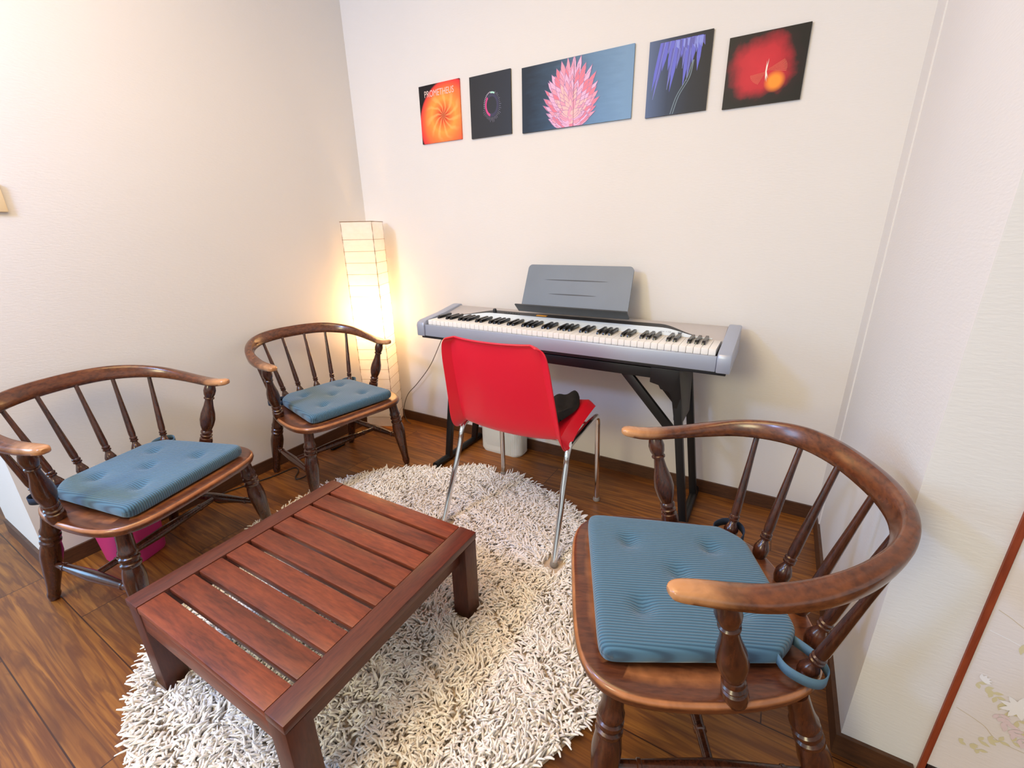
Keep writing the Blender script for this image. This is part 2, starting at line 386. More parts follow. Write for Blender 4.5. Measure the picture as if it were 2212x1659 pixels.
def make_armchair():
    t = thing('windsor_armchair', (0,0,0), 0, 'x', 'armchair', 'low windsor armchairs around the rug')
    # seat
    O = seat_outline(); b = MB()
    lv = [(.045,-.030),(.018,-.030),(.004,-.025),(0,-.015),(.0015,-.007),(.005,-.002),(.009,-.0006),(.016,0),(.045,-.002),(.085,-.006),(.13,-.009)]
    rings = [[(x, y, ZS+dz) for x, y in inset(O, dd)] for dd, dz in lv]
    b.loft(rings, cap=False)
    n = len(O); V = [(x*.45, y*.45+.015, ZS-.011) for x, y in O]
    b.loft([rings[-1], V], cap=False)
    b.add(V, [tuple(range(n))]); b.add(rings[0], [tuple(reversed(range(n)))])
    so = b.build('seat', M['chair_seat'], t)
    from bisect import bisect
    def swear(c):
        ang = 0
        edge = max(abs(c.x)/.263, 0)
        e = 1.0 if -.010 < c.z-ZS < -.0015 and (c.y > .18 or abs(c.x) > .2 or c.y < -.14) and not (abs(c.x) < .2 and -.14 < c.y < .2) else 0
        return e*.7
    wear_attr(so, swear)
    # bow: back rail that runs out into the arms
    half = [(0,-.260,.658,.050,.025,.26),(.08,-.254,.657,.050,.025,.26),(.15,-.231,.653,.049,.026,.26),(.205,-.189,.644,.046,.028,.24),(.243,-.130,.632,.041,.031,.20),
            (.262,-.066,.617,.034,.036,.12),(.267,0,.606,.027,.040,.05),(.264,.05,.602,.0245,.0415,0),(.261,.09,.602,.024,.040,0),(.263,.120,.605,.022,.036,0),(.265,.134,.606,.018,.027,0),(.266,.140,.607,.009,.013,0)]
    full = [(-x,y,z,h,w,tl) for x,y,z,h,w,tl in reversed(half[1:])]+half
    P = catmull([Vector(f[:3]) for f in full], 5)
    A = catmull([Vector(f[3:6]) for f in full], 5)
    b = MB(); rings = []
    for i, p in enumerate(P):
        tg = (P[min(i+1, len(P)-1)]-P[max(i-1, 0)]); tg.z *= .6; tg.normalize()
        side = Vector((tg.y, -tg.x, 0)).normalized()        # outwards
        up = Vector((0,0,1))
        h, w, tl = A[i]
        u2 = (up*math.cos(tl)+side*math.sin(tl)); s2 = (side*math.cos(tl)-up*math.sin(tl))
        ring = []
        for k in range(16):
            a = 2*PI*k/16; ca, sa = math.cos(a), math.sin(a); e = .62
            ring.append(p+s2*(w/2*math.copysign(abs(ca)**e, ca))+u2*(h/2*math.copysign(abs(sa)**e, sa)))
        rings.append(ring)
    b.loft(rings)
    bo = b.build('arm_bow', M['chair_bow'], t)
    def bwear(c):
        w = max(0, min(1, (c.y+.01)/.12))*(1 if c.z > .598 else .45)
        return w*.85 + (.25 if (c.y < -.1 and c.z > .672) else 0)
    wear_attr(bo, bwear)
    # spindles
    sp = [(0,.010),(.03,.011),(.07,.0155),(.12,.0165),(.16,.012),(.185,.0085),(.20,.0085),(.205,.0115),(.22,.0120),(.228,.0092),(.235,.0115),(.25,.0118),(.26,.0092),(.30,.0105),(.5,.0092),(.8,.0068),(1,.006)]
    for s in (-1, 1):
        for (bx, by), (tx, ty, tz) in (((.041,-.178),(.052,-.248,.640)), ((.114,-.164),(.147,-.226,.636)), ((.180,-.122),(.225,-.168,.622))):
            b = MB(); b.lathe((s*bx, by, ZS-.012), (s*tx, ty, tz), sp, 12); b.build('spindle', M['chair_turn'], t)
    # arm posts
    pp = [(0,.015),(.03,.019),(.10,.0215),(.15,.020),(.165,.0145),(.18,.0145),(.185,.019),(.20,.0195),(.215,.0145),(.23,.0145),(.24,.0185),(.262,.0185),(.28,.0155),(.36,.0215),(.45,.0245),(.54,.0225),(.66,.0155),(.75,.0125),(.77,.0125),(.775,.0165),(.79,.0165),(.80,.0135),(.84,.0175),(.90,.0195),(.96,.0165),(1,.013)]
    for s in (-1, 1):
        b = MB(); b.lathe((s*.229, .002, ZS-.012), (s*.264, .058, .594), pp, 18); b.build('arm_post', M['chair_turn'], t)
    # legs
    lp = [(0,.019),(.10,.0195),(.16,.021),(.18,.024),(.20,.024),(.21,.0205),(.225,.0205),(.235,.0245),(.255,.0245),(.265,.0205),(.28,.0205),(.29,.025),(.31,.025),(.325,.0215),(.36,.0245),(.43,.0275),(.50,.0268),(.65,.0225),(.80,.0175),(.90,.0150),(.925,.0172),(.95,.0165),(1,.0125)]
    F0, F1, R0, R1 = (.203,.192,ZS-.028), (.236,.212,.0062), (.190,-.112,ZS-.028), (.203,-.238,0)
    for s in (-1, 1):
        for a, c in ((F0, F1), (R0, R1)):
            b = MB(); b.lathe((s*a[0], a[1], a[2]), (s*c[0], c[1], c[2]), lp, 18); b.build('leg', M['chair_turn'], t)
    st = [(0,.009),(.12,.010),(.15,.010),(.155,.0125),(.17,.0125),(.175,.0105),(.35,.0145),(.5,.0170),(.65,.0145),(.825,.0105),(.83,.0125),(.845,.0125),(.85,.010),(1,.009)]
    tf = .56
    for s in (-1, 1):
        p = Vector(F0).lerp(Vector(F1), tf); q = Vector(R0).lerp(Vector(R1), tf); p.x *= s; q.x *= s
        b = MB(); b.lathe(p, q, st, 14); b.build('stretcher', M['chair_turn'], t)
    p = (Vector(F0).lerp(Vector(F1), tf)+Vector(R0).lerp(Vector(R1), tf))/2; q = p.copy(); q.x = -p.x
    b = MB(); b.lathe(p, q, st, 14); b.build('stretcher', M['chair_turn'], t)
    return t

def make_cushion():
    t = thing('seat_cushion', (0,0,0), 0, 'x', 'cushion', 'blue corduroy cushions on the armchairs')
    nu, nv = 56, 56; T = .041
    def w(y):
        if y > -.088: return .171+(y+.088)/.31*(.198-.171)
        return .126+(y+.137)/.049*(.171-.126)
    def pos(u, v, top):
        y = -.137+(v+1)/2*(.222+.137); x = u*w(y)
        e = max(abs(u), abs(v)); m = (abs(u)**16+abs(v)**16)**(1/16)
        if m > 1: x /= m**.9; y = .035+(y-.035)/m**.9
        th = T/2*max(0, 1-min(1, m)**34)**.38
        z = T/2+(th if top else -th)
        if top:
            z += .004*(1-u*u)*(1-v*v)
            for du, dv in ((-.5,-.5),(.5,-.5),(0,0),(-.5,.5),(.5,.5)):
                r2 = ((u-du)*.17)**2+((v-dv)*.18)**2
                z -= .015*math.exp(-r2/(2*.013**2))+.004*math.exp(-r2/(2*.04**2))
        return (x, y, z)
    g = lambda i: math.sin((i-.5)*PI)      # denser towards the rims
    U = [g(i/nu) for i in range(nu+1)]
    b = MB()
    top = [[pos(u, v, True) for u in U] for v in U]; bot = [[pos(u, v, False) for u in U] for v in U]
    V = [p for r in top for p in r]+[p for r in bot for p in r]; n = nu+1; F = []; o = n*n
    for i in range(nu):
        for j in range(nu):
            a = i*n+j; F += [(a, a+1, a+n+1, a+n), (o+a, o+a+n, o+a+n+1, o+a+1)]
    b.add(V, F)
    me_o = b.build('pad', M['cushion'], t)
    bm = bmesh.new(); bm.from_mesh(me_o.data); bmesh.ops.remove_doubles(bm, verts=bm.verts, dist=.0004)
    bmesh.ops.recalc_face_normals(bm, faces=bm.faces)
    for f in bm.faces: f.smooth = True
    for e in bm.edges: e.smooth = True
    bm.to_mesh(me_o.data); bm.free()
    for s in (-1, 1):      # tapes looped round the outer spindles
        b = MB(); cx, cy = s*.1845, -.124; P = []
        for a in np.linspace(-.2, 1.2, 15):
            ang = PI*1.05*a if s > 0 else PI-PI*1.05*a
            P.append((cx-.0+math.cos(-ang)*.024*1, cy+math.sin(-ang)*.024))
        P = [(s*.155, -.080), (s*.190,-.086), (cx+s*.027, cy+.012), (cx+s*.028, cy-.012), (cx+s*.008, cy-.029), (cx-s*.022, cy-.026), (s*.130,-.128)]
        C = catmull([Vector((x, y, 0)) for x, y in P], 6); V = []
        for c in C: V += [(c.x, c.y, .010), (c.x, c.y, .030)]
        b.add(V, [(2*i, 2*i+1, 2*i+3, 2*i+2) for i in range(len(C)-1)])
        so = b.build('tie_strap', M['strap' if s < 0 else 'strap_dark'], t)
        md = so.modifiers.new('thick', 'SOLIDIFY'); md.thickness = .002
        tag(so, 'pale blue tie strap' if s < 0 else 'navy tie strap')
    return t

CH = [(.318,-.637,-9.1,'dark wooden windsor armchair by the paper lamp in the wall corner'),
      (.345,-1.381,15.6,'dark wooden windsor armchair standing over the pink waste bin by the warm wall'),
      (1.977,-1.018,204.2,'nearest wooden windsor armchair, arms worn pale, beside the floral sliding door')]
CU = ['blue corduroy cushion on the armchair by the paper lamp',
      'blue corduroy cushion on the armchair above the pink bin',
      'blue corduroy cushion on the armchair beside the sliding door']
ch0 = make_armchair(); cu0 = make_cushion()
for i, (x, y, th, lab) in enumerate(CH):
    c = ch0 if i == 0 else copy_tree(ch0); q = cu0 if i == 0 else copy_tree(cu0)
    c.location = (x, y, 0); c.rotation_euler = (0, 0, math.radians(th-90)); c['label'] = lab
    q.location = (x, y, ZS+.001); q.rotation_euler = (0, 0, math.radians(th-90)); q['label'] = CU[i]

# ------------------------------------------------------------------ slatted coffee table
TX0, TX1, TY0, TY1, TZ0, TZ = .793, 1.395, -1.607, -1.005, .0046, .281
tb = thing('coffee_table', ((TX0+TX1)/2, (TY0+TY1)/2, TZ0), math.radians(.9), 'low square reddish-brown slatted wooden table standing on the shaggy rug', 'table')
off = tb.location
def tbox(name, lo, hi, m, bev=.003):
    b = MB(); b.box(lo, hi); return b.build(name, m, tb, bevel=bev, off=off)
rw = .056
for x0 in (TX0, TX1-rw):
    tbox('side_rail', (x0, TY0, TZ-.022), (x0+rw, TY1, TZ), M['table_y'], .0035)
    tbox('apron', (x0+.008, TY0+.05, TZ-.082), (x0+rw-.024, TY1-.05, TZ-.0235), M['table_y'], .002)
ns = 9; gap = .0105; sw_ = (TY1-TY0-.002-gap*(ns-1))/ns
for k in range(ns):
    y0 = TY0+.001+k*(sw_+gap)
    tbox('slat', (TX0+rw+.0012, y0, TZ-.0205), (TX1-rw-.0012, y0+sw_, TZ-.0012), M['table'], .0035)
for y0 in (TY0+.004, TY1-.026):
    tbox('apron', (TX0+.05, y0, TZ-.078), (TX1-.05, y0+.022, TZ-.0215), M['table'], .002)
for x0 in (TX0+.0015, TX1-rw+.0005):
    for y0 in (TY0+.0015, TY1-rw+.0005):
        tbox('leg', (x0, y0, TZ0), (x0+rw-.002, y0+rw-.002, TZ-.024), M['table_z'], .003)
# ------------------------------------------------------------------ round shag rug
RC = (1.10, -1.005)
def rug_r(a): return .715+.010*math.sin(3*a+.6)+.007*math.sin(7*a+1.2)+.012*math.exp(-((a-1.47)/.10)**2)-.030*math.exp(-((a-1.0)/.28)**2)-.032*math.exp(-((a-2.1)/.22)**2)
def rug_z(x, y):
    d = math.hypot(x-RC[0], y-RC[1])
    return .004
def wool(name):
    m, nt, b = new_mat(name)
    at = nt.nodes.new('ShaderNodeAttribute'); at.attribute_name = 'yarn'
    c = ramp(nt, at.outputs['Fac'], [(0., srgb(236,226,214)), (.5, srgb(248,242,234)), (1., srgb(253,250,246))])
    nt.links.new(c, b.inputs['Base Color']); b.inputs['Roughness'].default_value = .9; b.inputs['Sheen Weight'].default_value = .2
    return m
M['wool'] = wool('cream_wool')
M['rug_base'] = simple('rug_backing', srgb(204,184,160), .95, bump=.4, bscale=300)
rg = MB(); NA = 96
rings = []
for f in (0.15, .4, .65, .85, .97, 1.0):
    rings.append([(RC[0]+f*rug_r(2*PI*k/NA)*math.cos(2*PI*k/NA), RC[1]+f*rug_r(2*PI*k/NA)*math.sin(2*PI*k/NA), 0) for k in range(NA)])
rings = [[(x, y, rug_z(x, y)) for x, y, z in r] for r in rings]
edge = [(x, y, .001) for x, y, z in rings[-1]]
rg.loft(rings[::-1], cap=False); rg.add(rings[0], [tuple(range(NA))]); rg.loft([edge, rings[-1]], cap=False)
rug = rg.build('shag_rug', M['rug_base'])
tag(rug, 'round cream shaggy rug under the slatted wooden table', 'rug')
pitch = .0077; pts = []
yy = -1.80; row = 0
while yy < -.2:
    xx = .3+(row % 2)*pitch/2
    while xx < 1.9:
        x = xx+R.uniform(-.0024, .0024); y = yy+R.uniform(-.0024, .0024)
        dx, dy = x-RC[0], y-RC[1]
        if math.hypot(dx, dy) < rug_r(math.atan2(dy, dx))-.004: pts.append((x, y))
        xx += pitch
    yy += pitch*.87; row += 1
TCX, TCY, TR = (TX0+TX1)/2, (TY0+TY1)/2, math.radians(.9)
HOLES = []
for x0 in (TX0+.0285, TX1-.0285):
    for y0 in (TY0+.0285, TY1-.0285):
        HOLES.append((TCX+(x0-TCX)*math.cos(TR)-(y0-TCY)*math.sin(TR), TCY+(x0-TCX)*math.sin(TR)+(y0-TCY)*math.cos(TR), .0335))
HOLES += [(1.510,-.733,.032), (1.042,-.741,.032), (1.033,-.292,.032), (.475,-1.097,.028), (.601,-1.551,.028), (.490,-.903,.028), (1.687,-.890,.028), (.721,-.375,.036)]
pts = np.array([p for p in pts if all(max(abs(p[0]-hx), abs(p[1]-hy)) > hr for hx, hy, hr in HOLES)]); N = len(pts)
base_z = np.array([rug_z(x, y) for x, y in pts])
def field(p, s, ph):
    return np.sin(p[:,0]*s+ph)*np.cos(p[:,1]*s*1.13-ph*1.7)+.6*np.sin(p[:,1]*s*2.1+p[:,0]*s*.8+ph*2.3)
ang = 2.2*field(pts, 14, .4)+1.4*field(pts, 37, 1.9)+rng.normal(0, .75, N)
L = rng.uniform(.028, .044, N)
lean = np.clip(1.08+.20*field(pts, 11, 3.)+rng.normal(0, .2, N), .45, 1.3)
rad = np.hypot(pts[:,0]-RC[0], pts[:,1]-RC[1]); outa = np.arctan2(pts[:,1]-RC[1], pts[:,0]-RC[0])
em = np.clip((rad-.66)/.06, 0, 1)
ang = ang*(1-em)+(outa+rng.normal(0, .5, N))*em
kink = rng.normal(0, .9, N)
K, SG = 4, 5
ts = np.linspace(0, 1, SG)
P = np.zeros((N, SG, 3)); P[:,0,0] = pts[:,0]; P[:,0,1] = pts[:,1]; P[:,0,2] = base_z
th0 = lean*.35; cur_a = ang.copy()
for i in range(1, SG):
    el = np.clip(PI/2-lean*(i/(SG-1))**.8*1.25, -.15, PI/2)
    cur_a = cur_a+kink/(SG-1)
    st_ = L/(SG-1)
    P[:,i,0] = P[:,i-1,0]+np.cos(el)*np.cos(cur_a)*st_
    P[:,i,1] = P[:,i-1,1]+np.cos(el)*np.sin(cur_a)*st_
    P[:,i,2] = np.maximum(P[:,i-1,2]+np.sin(el)*st_, .004)
keep = np.ones(N, bool)
for hx, hy, hr in HOLES: keep &= ~((np.abs(P[:,:,0]-hx) < hr) & (np.abs(P[:,:,1]-hy) < hr)).any(1)
P = P[keep]; ang = ang[keep]; pts = pts[keep]; N = len(P)
Tn = np.gradient(P, axis=1); Tn /= np.linalg.norm(Tn, axis=2, keepdims=True)
ref = np.stack([-np.sin(ang), np.cos(ang), np.zeros(N)], 1)[:,None,:]
Bn = np.cross(Tn, ref); Bn /= np.linalg.norm(Bn, axis=2, keepdims=True)+1e-9
Sn = np.cross(Bn, Tn)
r0 = rng.uniform(.0025, .0034, N)[:,None]*np.array([.9, 1., 1., .95, .55])[None,:]
V = np.zeros((N, SG, K, 3))
for k in range(K):
    a = 2*PI*k/K
    V[:,:,k,:] = P+(Sn*math.cos(a)+Bn*math.sin(a))*r0[:,:,None]
nv = N*SG*K
idx = np.arange(nv).reshape(N, SG, K)
q = []
for i in range(SG-1):
    for k in range(K):
        k2 = (k+1) % K
        q.append(np.stack([idx[:,i,k], idx[:,i,k2], idx[:,i+1,k2], idx[:,i+1,k]], 1))
q.append(np.stack([idx[:,SG-1,k] for k in range(K)], 1))
quads = np.concatenate(q).astype(np.int32)
me = bpy.data.meshes.new('pile')
me.vertices.add(nv); me.vertices.foreach_set('co', V.reshape(-1))
me.loops.add(quads.size); me.loops.foreach_set('vertex_index', quads.reshape(-1))
me.polygons.add(len(quads)); me.polygons.foreach_set('loop_start', np.arange(0, quads.size, 4, dtype=np.int32))
me.polygons.foreach_set('loop_total', np.full(len(quads), 4, dtype=np.int32))
me.polygons.foreach_set('use_smooth', np.ones(len(quads), dtype=bool))
me.update(calc_edges=True)
at = me.attributes.new('yarn', 'FLOAT', 'POINT')
yc = np.clip(.5+.18*field(pts, 5, 1.)+rng.normal(0, .16, N), 0, 1)
at.data.foreach_set('value', np.repeat(yc, SG*K).astype(np.float32))
me.materials.append(M['wool'])
pile = bpy.data.objects.new('rug_pile', me); COL.objects.link(pile); pile.parent = rug; pile['kind'] = 'stuff'

# ------------------------------------------------------------------ red shell chair
RCX, RCY, RYAW = 1.272, -.5, math.radians(1.)
rc = thing('shell_chair', (RCX, RCY, 0), RYAW, 'red plastic shell chair on chrome legs in front of the digital piano', 'chair')
prof = [(.200,.416,.196),(.207,.428,.206),(.196,.438,.212),(.16,.441,.216),(.08,.436,.219),(0,.426,.221),(-.05,.416,.223),(-.09,.404,.224),(-.115,.404,.224),(-.135,.421,.223),(-.150,.453,.221),(-.165,.503,.216),
        (-.181,.562,.211),(-.196,.622,.206),(-.210,.684,.201),(-.218,.728,.194),(-.222,.750,.183),(-.225,.764,.162)]
PC = catmull([Vector(p) for p in prof], 4); nu = 40
b = MB(); rings = []
for i, p in enumerate(PC):
    a = PC[max(i-1, 0)]; c = PC[min(i+1, len(PC)-1)]
    t2 = Vector((c.x-a.x, c.y-a.y)).normalized()          # (dy, dz)
    n2 = Vector((t2.y, -t2.x))*-1                          # outer side: below the seat, behind the back
    if n2.x > 0 and n2.y > 0: n2 = -n2
    fr = i/(len(PC)-1)
    row = []
    for k in range(nu+1):
        u = math.sin((k/nu-.5)*PI); au = abs(u)
        curl = .020*au**2.2
        fl = max(0, (au-.86)/.14)
        o_ = -curl*(1 if fr < .45 else 1.15)+fl*(.026+.016*math.exp(-((fr-.52)/.16)**2))
        if fr > .95: o_ += .010*((fr-.95)/.05)
        if fr < .06: o_ += .012*(1-fr/.06)
        row.append((u*p.z, p.x+n2.x*o_, p.y+n2.y*o_))
    rings.append(row)
b.loft(rings, closed=False, cap=False)
sh = b.build('seat_shell', M['red'], rc)
md = sh.modifiers.new('thick', 'SOLIDIFY'); md.thickness = .005; md.offset = 0
tr_ = .0105
for s in (-1, 1):
    x = s*.222
    fz, rz = .405, .392
    b = MB(); b.tube([(x, .165, fz-.006), (x, .10, fz-.004), (x*.99, 0, fz-.010), (x*.985, -.055, rz)], tr_, 12); b.build('side_rail', M['chrome'], rc)
    b = MB(); b.tube([(x, .165, fz-.006), (x, .190, fz-.012), (x*1.005, .201, fz-.035), (x*1.01, .203, fz-.10), (x*1.03, .212, .012)], tr_, 12); lg = b.build('leg', M['chrome'], rc)
    b = MB(); b.lathe((x*1.03, .212, .0), (x*1.03, .212, .016), [(0,.013),(.3,.015),(1,.012)], 12); b.build('foot_glide', M['cap'], lg)
    b = MB(); b.tube([(x*.985, -.055, rz), (x*.985, -.085, rz-.006), (x*.99, -.105, rz-.035), (x*1.0, -.125, rz-.10), (x*1.055, -.236, .022)], tr_, 12); lg = b.build('leg', M['chrome'], rc)
    b = MB(); b.lathe((x*1.055, -.237, .0062), (x*1.054, -.235, .024), [(0,.012),(.3,.0145),(1,.012)], 12); b.build('foot_glide', M['cap'], lg)
b = MB(); b.tube([(-.218, -.060, .391), (0, -.062, .389), (.218, -.060, .391)], .008, 10); b.build('crossbar', M['chrome'], rc)
b = MB(); b.tube([(-.218, .09, .400), (0, .09, .398), (.218, .09, .400)], .008, 10); b.build('crossbar', M['chrome'], rc)

# crumpled black cloth lying on the red seat
b = MB(); nx, ny = 22, 16; Rn = random.Random(5); V = []
cl = Vector((1.402, -.452, .4575))
for top in (1, 0):
    for j in range(ny+1):
        for i in range(nx+1):
            u, v = i/nx*2-1, j/ny*2-1
            m = (abs(u)**5+abs(v)**5)**.2; k = 1/m if m > 1 else 1
            x = (u*k*.128)*(1-.12*math.sin(3*v)); y = v*k*.044*(1+.25*math.sin(2.5*u+1))
            hgt = .030*max(0, 1-min(1, m)**6)**.5
            z = hgt*(1+.40*math.sin(4*u+2*v)+.16*math.sin(6*v-3*u)) if top else -.004*(1-min(1, m)**4)
            a = math.radians(97); V.append((cl.x+x*math.cos(a)-y*math.sin(a), cl.y+x*math.sin(a)+y*math.cos(a), cl.z+z+.003+.02*max(0, u)*0))
n = nx+1; o_ = n*(ny+1); F = []
for j in range(ny):
    for i in range(nx):
        a = j*n+i; F += [(a, a+1, a+n+1, a+n), (o_+a, o_+a+n, o_+a+n+1, o_+a+1)]
b.add(V, F)
ck = b.build('folded_cloth', M['black_cloth'], smooth=True)
bm = bmesh.new(); bm.from_mesh(ck.data); bmesh.ops.remove_doubles(bm, verts=bm.verts, dist=.0008); bm.to_mesh(ck.data); bm.free()
tag(ck, 'crumpled black cloth lying on the red chair seat', 'cloth')

# ------------------------------------------------------------------ piano stand
ps = thing('keyboard_stand', (1.285, -.18, 0), 0, 'black steel stand carrying the digital piano', 'stand'); off = ps.location
def pbar(name, p, q, wx, wy, par=ps):
    p = Vector(p); q = Vector(q); ax = (q-p).normalized(); u = Vector((0,1,0)); v = ax.cross(u).normalized()
    b = MB(); b.loft([[c+v*(sx*wx/2)+u*(sy*wy/2) for sx, sy in ((-1,-1),(1,-1),(1,1),(-1,1))] for c in (p, q)])
    return b.build(name, M['black_metal'], par, bevel=.003, off=off)
XC = 1.285
for s in (-1, 1):
    b = MB(); b.tube([(XC+s*.564, -.405, .018), (XC+s*.564, -.022, .018)], .016, 14, smooth=False); ft = b.build('foot', M['black_metal'], ps, off=off)
    for y in (-.30, -.075):
        pbar('post', (XC+s*.484, y, .60), (XC+s*.563, y, .022), .028, .024)
        pbar('brace', (XC+s*.300, y, .598), (XC+s*.502, y, .375), .032, .020)
    b = MB()
    out = [(.40,.627),(.496,.627),(.500,.60),(.522,.43),(.488,.43),(.482,.50),(.478,.53),(.468,.545),(.438,.552),(.431,.565),(.40,.572)]
    for y0, y1 in ((-.325, -.05),):
        r0_ = [(XC+s*x, y0 if z > .5 else y0+.03, z) for x, z in out]; r1_ = [(XC+s*x, y1 if z > .5 else y1-.12, z) for x, z in out]
    b.loft([r0_, r1_]); b.build('bracket', M['black_metal'], ps, bevel=.002, off=off)
for y in (-.30, -.075):
    b = MB(); b.box((XC-.44, y-.015, .585), (XC+.44, y+.015, .622)); b.build('beam', M['black_metal'], ps, bevel=.002, off=off)

# ------------------------------------------------------------------ digital piano
dpn = thing('digital_piano', (1.28, -.19, .628), 0, 'silver digital piano with a grey music rest on a black stand against the wall', 'piano'); off = dpn.location
X0, X1 = .624, 1.936
def prism_x(name, prof, x0, x1, m, bev=.0, par=dpn):
    b = MB(); b.loft([[(x, y, z) for y, z in prof] for x in (x0, x1)]); return b.build(name, m, par, bevel=bev, off=off)
prism_x('base_plate', [(-.326,.628),(-.326,.641),(-.05,.641),(-.05,.628)], X0+.012, X1-.012, M['dark_plastic'], .003)
prism_x('front_apron', [(-.338,.642),(-.336,.693),(-.322,.693),(-.322,.642)], X0+.044, X1-.044, M['silver'], .003)
deck_z = lambda y: .713+.215*(y+.19)
prism_x('deck', [(-.187,.645),(-.187,deck_z(-.187)),(-.062,deck_z(-.062)),(-.048,deck_z(-.048)-.006),(-.045,.70),(-.045,.645)], X0+.044, X1-.044, M['silver_warm'], .002)
for x0, x1 in ((X0, X0+.043), (X1-.043, X1)):
    o = prism_x('end_block', [(-.343,.640),(-.345,.690),(-.341,.702),(-.323,.711),(-.19,.726),(-.07,.747),(-.048,.747),(-.042,.737),(-.042,.640)], x0, x1, M['silver'], .008)
def plate(name, outline, h, m, z0=.0005):
    b = MB(); lo = [(x, y, deck_z(y)+z0) for x, y in outline]; hi = [(x, y, deck_z(y)+z0+h) for x, y in outline]
    b.loft([lo, hi]); return b.build(name, m, dpn, smooth=False, off=off)
def curve_y(x, a, bb, ym, y0):
    """smile-shaped edge between x=a and x=bb, ym in the middle"""
    e = .16
    t = min(1, max(0, (x-a)/e)); t2 = min(1, max(0, (bb-x)/e)); k = min(t, t2); k = k*k*(3-2*k)
    return y0+(ym-y0)*k
xs = np.linspace(.70, 1.855, 70)
plate('control_panel', [(x, -.1868) for x in xs]+[(x, curve_y(x, .735, 1.825, -.124, -.178)) for x in xs[::-1]], .0012, M['panel_blue'])
xs2 = np.linspace(.765, 1.795, 60)
plate('control_strip', [(x, curve_y(x, .735, 1.825, -.124, -.178)+.0006) for x in xs2]+[(x, curve_y(x, .745, 1.815, -.094, -.172)) for x in xs2[::-1]], .002, M['dark_plastic'])
b = MB(); b.box((1.125, -.119, deck_z(-.119)+.002), (1.175, -.104, deck_z(-.104)+.0032)); b.build('display', M['amber'], dpn, smooth=False, off=off)
b = MB(); b.lathe((.905, -.112, deck_z(-.112)+.001), (.905, -.114, deck_z(-.112)+.017), [(0,.009),(.7,.009),(1,.007)], 16); b.build('volume_knob', M['dark_plastic'], dpn, off=off)
for k in range(6):
    x = .96+k*.014; b = MB(); b.box((x, -.119, deck_z(-.119)+.002), (x+.009, -.111, deck_z(-.111)+.0038)); b.build('button', M['rest_dark'], dpn, bevel=.0006, off=off)
# keys
kx0, kx1, kyf, kyb = .6745, 1.8855, -.319, -.1875
kp = (kx1-kx0)/52
b = MB(); b.box((-.5*kp+.0006, 0, -.021), (.5*kp-.0006, kyb-kyf, 0)); wk = b.build('white_key', M['white_key'], dpn, bevel=.0012)
b = MB()
b.loft([[(-.0062,0,-.004),(.0062,0,-.004),(.0062,.094,-.004),(-.0062,.094,-.004)], [(-.0058,.003,.006),(.0058,.003,.006),(.0058,.094,.006),(-.0058,.094,.006)],
        [(-.0048,.010,.0115),(.0048,.010,.0115),(.0048,.094,.0115),(-.0048,.094,.0115)]])
bk = b.build('black_key', M['black_key'], dpn, bevel=.0008)
nm = 0
for i in range(52):
    o = wk if i == 0 else wk.copy()
    if i: COL.objects.link(o); o.parent = dpn
    o.location = Vector((kx0+(i+.5)*kp, kyf, .7125))-off
    if i % 7 in (0, 2, 3, 5, 6) and i < 51:
        o = bk if nm == 0 else bk.copy()
        if nm: COL.objects.link(o); o.parent = dpn
        nm += 1; o.location = Vector((kx0+(i+1)*kp, kyf+.045, .7135))-off
# music rest
b = MB()
def rest_pt(x, t, dn): # t runs up the sloping panel
    y = -.140+.078*t; z = .757+.188*t
    return (x, y-.92*dn, z+.38*dn)
w0, w1 = 1.064, 1.532; r = .10
outl = []
for cx, ct, a0 in ((w1-.018, 1-r*.9, 0), (w0+.018, 1-r*.9, PI/2)):
    for k in range(7):
        a = a0+k/6*PI/2; outl.append((cx+.018*math.cos(a), ct+r*.9*math.sin(a)))
outl += [(w0-.004, 0), (w1+.004, 0)]
b.loft([[rest_pt(x, t, -.004) for x, t in outl], [rest_pt(x, t, .004) for x, t in outl]])
for t, xa, xb in ((.68, 1.15, 1.44), (.38, 1.18, 1.40)):
    V = []; n = 16
    for k in range(n+1):
        f = k/n; wv = .022*math.sin(PI*f)**.6; x = xa+(xb-xa)*f
        V += [rest_pt(x, t-wv/2, .0046), rest_pt(x, t+wv/2, .0046)]
    b.add(V, [(2*i, 2*i+1, 2*i+3, 2*i+2) for i in range(n)], 1)
mr = b.build('music_rest', [M['rest'], M['rest_dark']], dpn, smooth=False, off=off)
prism_x('ledge', [(-.146,.752),(-.139,.757),(-.176,.790),(-.184,.787)], 1.052, 1.546, M['rest_dark'], .002, par=mr)
# printed lettering on the panel
def text_mesh(txt, size):
    cu = bpy.data.curves.new('lettering', 'FONT'); cu.body = txt; cu.size = size; cu.align_x = 'CENTER'; cu.resolution_u = 3
    o = bpy.data.objects.new('lettering', cu); COL.objects.link(o)
    me = bpy.data.meshes.new_from_object(o.evaluated_get(bpy.context.evaluated_depsgraph_get()))
    bpy.data.objects.remove(o); bpy.data.curves.remove(cu); return me
me = text_mesh('PX-110', .013); me.materials.append(M['ink'])
lo_ = bpy.data.objects.new('lettering', me); COL.objects.link(lo_); lo_.parent = dpn
lo_.location = Vector((1.690, -.164, deck_z(-.164)+.0022))-off; lo_.rotation_euler = (math.atan(.215), 0, 0)
b = MB(); b.box((1.735, -.166, deck_z(-.166)+.0018), (1.749, -.154, deck_z(-.154)+.0022)); b.build('badge', M['ink'], dpn, smooth=False, off=off)

